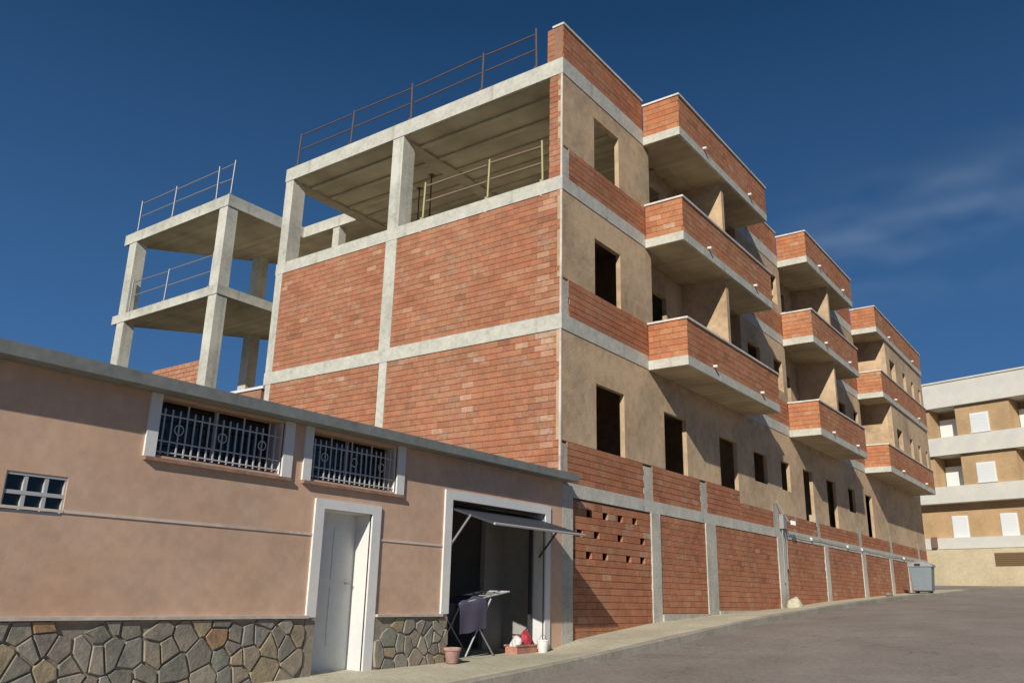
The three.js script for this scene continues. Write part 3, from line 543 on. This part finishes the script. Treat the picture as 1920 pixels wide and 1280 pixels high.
// ---------------------------------------------------------------- things in and by the garage
{
  const gy = -0.244;
  const g = thing('drying_rack', 'folding metal clothes rack with thin crossed legs standing in the garage opening', 'rack', [-2.3, gy, -0.3]);
  const X = [-2.75, -1.75], z0 = -0.62, z1 = -0.05;
  for (const z of [z0, z1]) { part(g, 'leg', bar([-2.55, gy + 0.012, z], [-1.95, gy + 0.86, z], 0.013, 8), M.bars); part(g, 'leg', bar([-1.85, gy + 0.012, z], [-2.6, gy + 0.80, z], 0.013, 8), M.galv); }
  part(g, 'top_frame', [bar([-2.75, gy + 0.78, z0], [-1.45, gy + 0.98, z0], 0.012, 8), bar([-2.75, gy + 0.78, z1], [-1.45, gy + 0.98, z1], 0.012, 8), bar([-1.45, gy + 0.98, z0], [-1.45, gy + 0.98, z1], 0.012, 8)], M.bars);
  for (let k = 0; k < 5; k++) { const x = -2.3 + k * 0.19, y = gy + 0.78 + (x + 2.75) * 0.154; part(g, 'wire', bar([x, y, z0], [x, y, z1], 0.007, 6), M.bars); }
  // cloth draped over the left half of the rack
  const P = [], I = [], n = 16, m = 14;
  for (let i = 0; i <= n; i++) for (let j = 0; j <= m; j++) {
    const s = i / n, t = j / m, u = (s - 0.5) * 1.9;
    const z = Math.max(-0.66, Math.min(-0.01, -0.335 + u * 0.6)) + 0.025 * Math.sin(t * 9 + s * 3) * Math.max(0, Math.abs(u) - 0.5);
    const drop = Math.max(0, Math.abs(u) - 0.54) * 1.15;
    const x = -2.78 + t * 0.66 + 0.02 * Math.sin(s * 8);
    P.push(x, gy + 0.80 + (x + 2.75) * 0.154 + 0.01 * Math.sin(t * 11 + s * 7) - drop, z);
  }
  for (let i = 0; i < n; i++) for (let j = 0; j < m; j++) { const a = i * (m + 1) + j, b = a + 1, c = a + m + 1, d = c + 1; I.push(a, b, c, b, d, c); }
  const cg = new THREE.BufferGeometry(); cg.setAttribute('position', new THREE.Float32BufferAttribute(P, 3)); cg.setIndex(I); cg.computeVertexNormals();
  const c = new THREE.Mesh(cg, new THREE.MeshStandardMaterial({ color: M.cloth.color, roughness: 1, side: THREE.DoubleSide })); c.name = 'cloth'; c.castShadow = c.receiveShadow = true; c.userData = { label: 'dark violet cloth hanging over the clothes rack', category: 'cloth' }; scene.add(c);

  const lathe = (pts, seg = 20) => new THREE.LatheGeometry(pts.map(q => new THREE.Vector2(...q)), seg);
  const lump = (r, sx, sy, sz, seed) => { const q = new THREE.IcosahedronGeometry(r, 3); const p = q.attributes.position; for (let i = 0; i < p.count; i++) { const x = p.getX(i), y = p.getY(i), z = p.getZ(i); const k = 1 + 0.16 * Math.sin(x * 31 + seed) * Math.sin(y * 27 + seed * 2) + 0.10 * Math.sin(z * 43 + y * 17); p.setXYZ(i, x * k * sx, Math.max(-r * 0.62, y * k) * sy, z * k * sz); } q.computeVertexNormals(); return q; };
  // clay trough with red and white bags
  const tr = thing('clay_trough', 'low terracotta trough on the garage threshold', 'planter', [-1.0, gy, -0.08]);
  part(tr, 'tub', [box(-1.30, -0.72, gy + 0.002, gy + 0.12, -0.22, -0.2), box(-1.30, -0.72, gy + 0.002, gy + 0.12, 0.0, 0.02), box(-1.30, -1.28, gy + 0.002, gy + 0.12, -0.2, 0.0), box(-0.74, -0.72, gy + 0.002, gy + 0.12, -0.2, 0.0), box(-1.28, -0.74, gy + 0.002, gy + 0.03, -0.2, 0.0)], M.clay);
  part(tr, 'rim', [box(-1.32, -0.70, gy + 0.12, gy + 0.145, -0.235, -0.195), box(-1.32, -0.70, gy + 0.12, gy + 0.145, -0.005, 0.035)], M.clay);
  const one = (name, label, cat, geo, material, x, y, z) => { geo.translate(x, y, z); const m2 = new THREE.Mesh(geo, material); m2.name = numbered(name); m2.castShadow = m2.receiveShadow = true; m2.userData = { label, category: cat }; scene.add(m2); return m2; };
  one('plastic_bag', 'crumpled red plastic bag in the terracotta trough', 'bag', lump(0.16, 0.75, 1.25, 0.6, 1.3), M.red, -0.9, gy + 0.155, -0.1);
  one('plastic_bag', 'crumpled white plastic bag in the terracotta trough', 'bag', lump(0.15, 0.8, 1.0, 0.6, 4.1), M.whiteBag, -1.15, gy + 0.125, -0.1);
  const bk = thing('bucket', 'small white bucket beside the garage jamb', 'bucket', [-0.82, gy, -0.0]);
  { const q = lathe([[0, 0.004], [0.075, 0.004], [0.1, 0.2], [0.106, 0.2], [0.106, 0.215], [0.094, 0.215], [0.07, 0.02], [0, 0.02]]); q.translate(-0.7, gy, 0.12); part(bk, 'body', q, M.pvc); const t = new THREE.TorusGeometry(0.1, 0.005, 6, 20, Math.PI); t.translate(-0.7, gy + 0.2, 0.12); part(bk, 'handle', t, M.galv); }
  // pot at the left jamb
  const gyl = walkY(-3.3);
  const pt = thing('flower_pot', 'small pinkish clay pot at the left foot of the garage opening', 'pot', [-3.2, gyl, 0.2]);
  { const q = lathe([[0, 0], [0.085, 0], [0.115, 0.17], [0.13, 0.17], [0.13, 0.21], [0.112, 0.21], [0.1, 0.16], [0, 0.155]]); q.translate(-3.22, gyl + 0.004, 0.25); part(pt, 'body', q, M.pinkPot); const e = new THREE.CircleGeometry(0.1, 20); e.rotateX(-Math.PI / 2); e.translate(-3.22, gyl + 0.165, 0.25); part(pt, 'soil', e, M.board); }
}

// ---------------------------------------------------------------- fittings on the front and things on the pavement
{
  const j = thing('junction_box', 'grey cable junction box with bracket and insulators on the brick belt', 'junction box', [11.9, 2.4, 0.1]);
  part(j, 'housing', box(11.72, 11.98, 2.72, 3.12, 0.03, 0.16), M.galv); part(j, 'lid', box(11.705, 11.995, 3.12, 3.14, 0.02, 0.18), M.galv);
  part(j, 'conduit', [bar([11.8, 2.72, 0.08], [11.8, 1.2, 0.06], 0.022, 8), bar([11.9, 2.72, 0.09], [12.1, 2.42, 0.09], 0.018, 8), bar([12.1, 2.42, 0.09], [12.1, 1.6, 0.07], 0.018, 8)], M.galv);
  part(j, 'bracket', [bar([11.5, 3.5, 0.06], [11.95, 2.95, 0.22], 0.016, 8), bar([11.95, 2.95, 0.22], [12.4, 2.86, 0.24], 0.016, 8)], M.steel);
  for (const x of [12.15, 12.32, 12.42]) part(j, 'insulator', bar([x, 2.86, 0.25], [x, 2.98, 0.25], 0.035, 10), M.pvc);
  const c = thing('cable_run', 'thin grey cable clipped along the slab edge of the brick front', 'cable', [12.5, 2.55, 0.05]);
  const pts = range(12.0, 31, 0.9).map((x, i) => new THREE.Vector3(x, 2.60 + 0.012 * Math.sin(i * 2.1), 0.045 + 0.008 * Math.sin(i)));
  part(c, 'cable', new THREE.TubeGeometry(new THREE.CatmullRomCurve3(pts), 120, 0.009, 6), M.galv);
  for (const x of [14.6, 18.7, 20.6, 27.4]) part(c, 'clip', box(x - 0.035, x + 0.035, 2.56, 2.65, 0.0145, 0.07), M.pvc);

  const yh = walkY(11.9), hp = new THREE.SphereGeometry(0.27, 24, 12, 0, Math.PI * 2, 0, Math.PI / 2); const pa = hp.attributes.position;
  for (let i = 0; i < pa.count; i++) { const x = pa.getX(i), y = pa.getY(i), z = pa.getZ(i), k = 1 + 0.18 * Math.sin(x * 17 + 2) * Math.sin(z * 15) + 0.06 * Math.sin(y * 50 + x * 33); pa.setXYZ(i, x * k, y * 1.05 * k, z * k * 0.8); }
  hp.computeVertexNormals(); hp.translate(11.75, yh - 0.01, 0.3);
  const heap = new THREE.Mesh(hp, M.pavement); heap.name = 'plaster_heap'; heap.castShadow = heap.receiveShadow = true; heap.userData = { label: 'pale heap of dried plaster at the foot of a pillar', category: 'heap' }; scene.add(heap);
  const st = new THREE.DodecahedronGeometry(0.15, 1), sp = st.attributes.position; for (let i = 0; i < sp.count; i++) sp.setXYZ(i, sp.getX(i) * 1.9, sp.getY(i) * 0.55, sp.getZ(i) * 0.8); st.computeVertexNormals(); st.translate(20.3, (walkY(20.3) + roadY(20.3) + 0.13) / 2 + 0.07, 0.9);
  const rb = new THREE.Mesh(st, M.grout); rb.name = 'rubble_stone'; rb.castShadow = rb.receiveShadow = true; rb.userData = { label: 'dark lump of rubble on the pavement below the brick front', category: 'rubble' }; scene.add(rb);

  // waste container near the top of the street
  const x = 25.6, z = 1.05, y = (walkY(x) + roadY(x) + 0.13) / 2 - 0.02;
  const w = thing('waste_container', 'grey-blue wheeled waste container standing at the end of the brick front', 'container', [x, y, z]);
  const body = (() => { const s = new THREE.Shape([[-0.32, 0.16], [0.32, 0.16], [0.4, 1.05], [-0.4, 1.05]].map(q => new THREE.Vector2(...q))); const g = new THREE.ExtrudeGeometry(s, { depth: 0.56, bevelEnabled: true, bevelSize: 0.03, bevelThickness: 0.03, bevelSegments: 2 }); g.translate(0, 0, -0.28); g.rotateY(-Math.PI / 2); g.translate(x, y, z); return g; })();
  part(w, 'body', body, M.bin);
  const lid = (() => { const s = new THREE.Shape(); s.moveTo(-0.46, 1.085); s.lineTo(0.46, 1.085); s.lineTo(0.46, 1.14); s.quadraticCurveTo(0, 1.40, -0.46, 1.14); const g = new THREE.ExtrudeGeometry(s, { depth: 0.66, bevelEnabled: true, bevelSize: 0.015, bevelThickness: 0.015, bevelSegments: 1 }); g.translate(0, 0, -0.33); g.rotateY(-Math.PI / 2); g.translate(x, y, z); return g; })();
  const l = part(w, 'lid', lid, M.galv); part(l, 'flap', box(x - 0.352, x - 0.346, y + 1.1, y + 1.2, z - 0.2, z + 0.02), M.binDark);
  for (const dz of [-0.2, 0.08]) part(w, 'rib', box(x - 0.322, x - 0.305, y + 0.3, y + 0.95, z + dz, z + dz + 0.05), M.bin);
  for (const dx of [-0.22, 0.22]) for (const dz of [-0.25, 0.25]) part(w, 'wheel', bar([x + dx, y + 0.1, z + dz - 0.03], [x + dx, y + 0.1, z + dz + 0.03], 0.1, 14), M.binDark);
  part(w, 'axle_frame', box(x - 0.26, x + 0.26, y + 0.1, y + 0.15, z - 0.28, z + 0.28), M.binDark);
}

// ---------------------------------------------------------------- finished block at the top of the street
{
  const A = new THREE.Vector3(45.95, 0, -1.94), e = new THREE.Vector3(-0.28365, 0, 0.95893);
  const F = new THREE.Group(); F.name = numbered('apartment_block'); F.userData = { label: 'finished apartment block with white balcony bands and ochre brick at the top of the street', category: 'building' };
  F.position.set(A.x, 1.6, A.z); F.rotation.y = Math.atan2(-e.z, e.x); F._base = new THREE.Vector3(0, 1.6, 0); scene.add(F);
  // local x runs along the front (t), local +z points out of the front towards the street
  const P = (n, g, m, l) => part(F, n, g, m, l), T0 = -9, T1 = 19;
  const storey = [[9.7, 12.75], [6.75, 9.7]];
  const rec = []; for (let k = -2; k < 4; k++) rec.push([0.62 + k * 4.85, 2.25 + k * 4.85]);
  P('core', box(T0, T1, 1.0, 12.7, -10, -1.5), M.farBrick);
  for (const [y0, y1] of [[12.75, 14.32], [9.72, 10.84], [6.77, 7.78]]) P('balcony_band', box(T0, T1, y0, y1, -1.5, 0.25), M.farWhite);
  P('roof_edge', box(T0 - 0.1, T1 + 0.1, 14.32, 14.42, -10, 0.32), M.farWhite);
  P('roof', box(T0, T1, 12.7, 14.3, -10, -1.51), M.farWhite);
  for (const [y0, y1] of [[10.84, 12.75], [7.78, 9.72]]) {
    const holes = rec.map(r => [r[0], r[1], y0, y1]);
    let c = T0; for (const r of rec) { P('brick_wall', box(c, r[0], y0, y1, -1.5, 0), M.farBrick); c = r[1]; } P('brick_wall', box(c, T1, y0, y1, -1.5, 0), M.farBrick);
    for (const r of rec) {
      const w = P('balcony_door', box(r[0] + 0.05, r[1] - 0.25, y0 - 0.01, y1 - 0.55, -1.2, -1.12), M.shutter);
      const a = r[0] + 2.5, g = P('window', box(a, a + 1.1, y0 + 0.12, y0 + 1.3, 0.0, 0.05), M.shutter);
      for (let k = 0; k < 8; k++) part(g, 'shutter_slat', box(a + 0.06, a + 1.04, y0 + 0.2 + k * 0.13, y0 + 0.31 + k * 0.13, 0.05, 0.065), M.shutter);
      part(g, 'sill', box(a - 0.06, a + 1.16, y0 + 0.06, y0 + 0.115, 0.0, 0.12), M.farWhite);
    }
  }
  // recessed first storey
  P('brick_wall', box(T0, T1, 4.68, 6.77, -1.5, -0.45), M.farBrick);
  for (let k = -3; k < 6; k++) { const a = 1.05 + k * 2.85, g = P('window', box(a, a + 0.95, 4.66, 6.02, -0.45, -0.38), M.shutter); for (let i = 0; i < 9; i++) part(g, 'shutter_slat', box(a + 0.06, a + 0.89, 4.74 + i * 0.14, 4.86 + i * 0.14, -0.38, -0.365), M.shutter); }
  P('base_band', box(T0, T1, 4.02, 4.68, -1.5, 0.04), M.farWhite);
  P('base_wall', box(T0, T1, 0.8, 4.02, -1.5, 0), M.farCream);
  const v = P('vent', box(3.46, 5.2, 2.98, 3.73, 0.0, 0.03), M.brownSlat, 'brown slatted vent'); for (let k = 0; k < 6; k++) part(v, 'slat', box(3.5, 5.16, 3.0 + k * 0.12, 3.08 + k * 0.12, 0.03, 0.06), M.brownSlat);
  P('meter_box', box(-0.12, 0.2, 4.1, 4.75, 0.04, 0.2), M.meter);
}
for (const o of scene.children) o.traverse?.(q => { delete q._base; });
renderer.render(scene, camera);
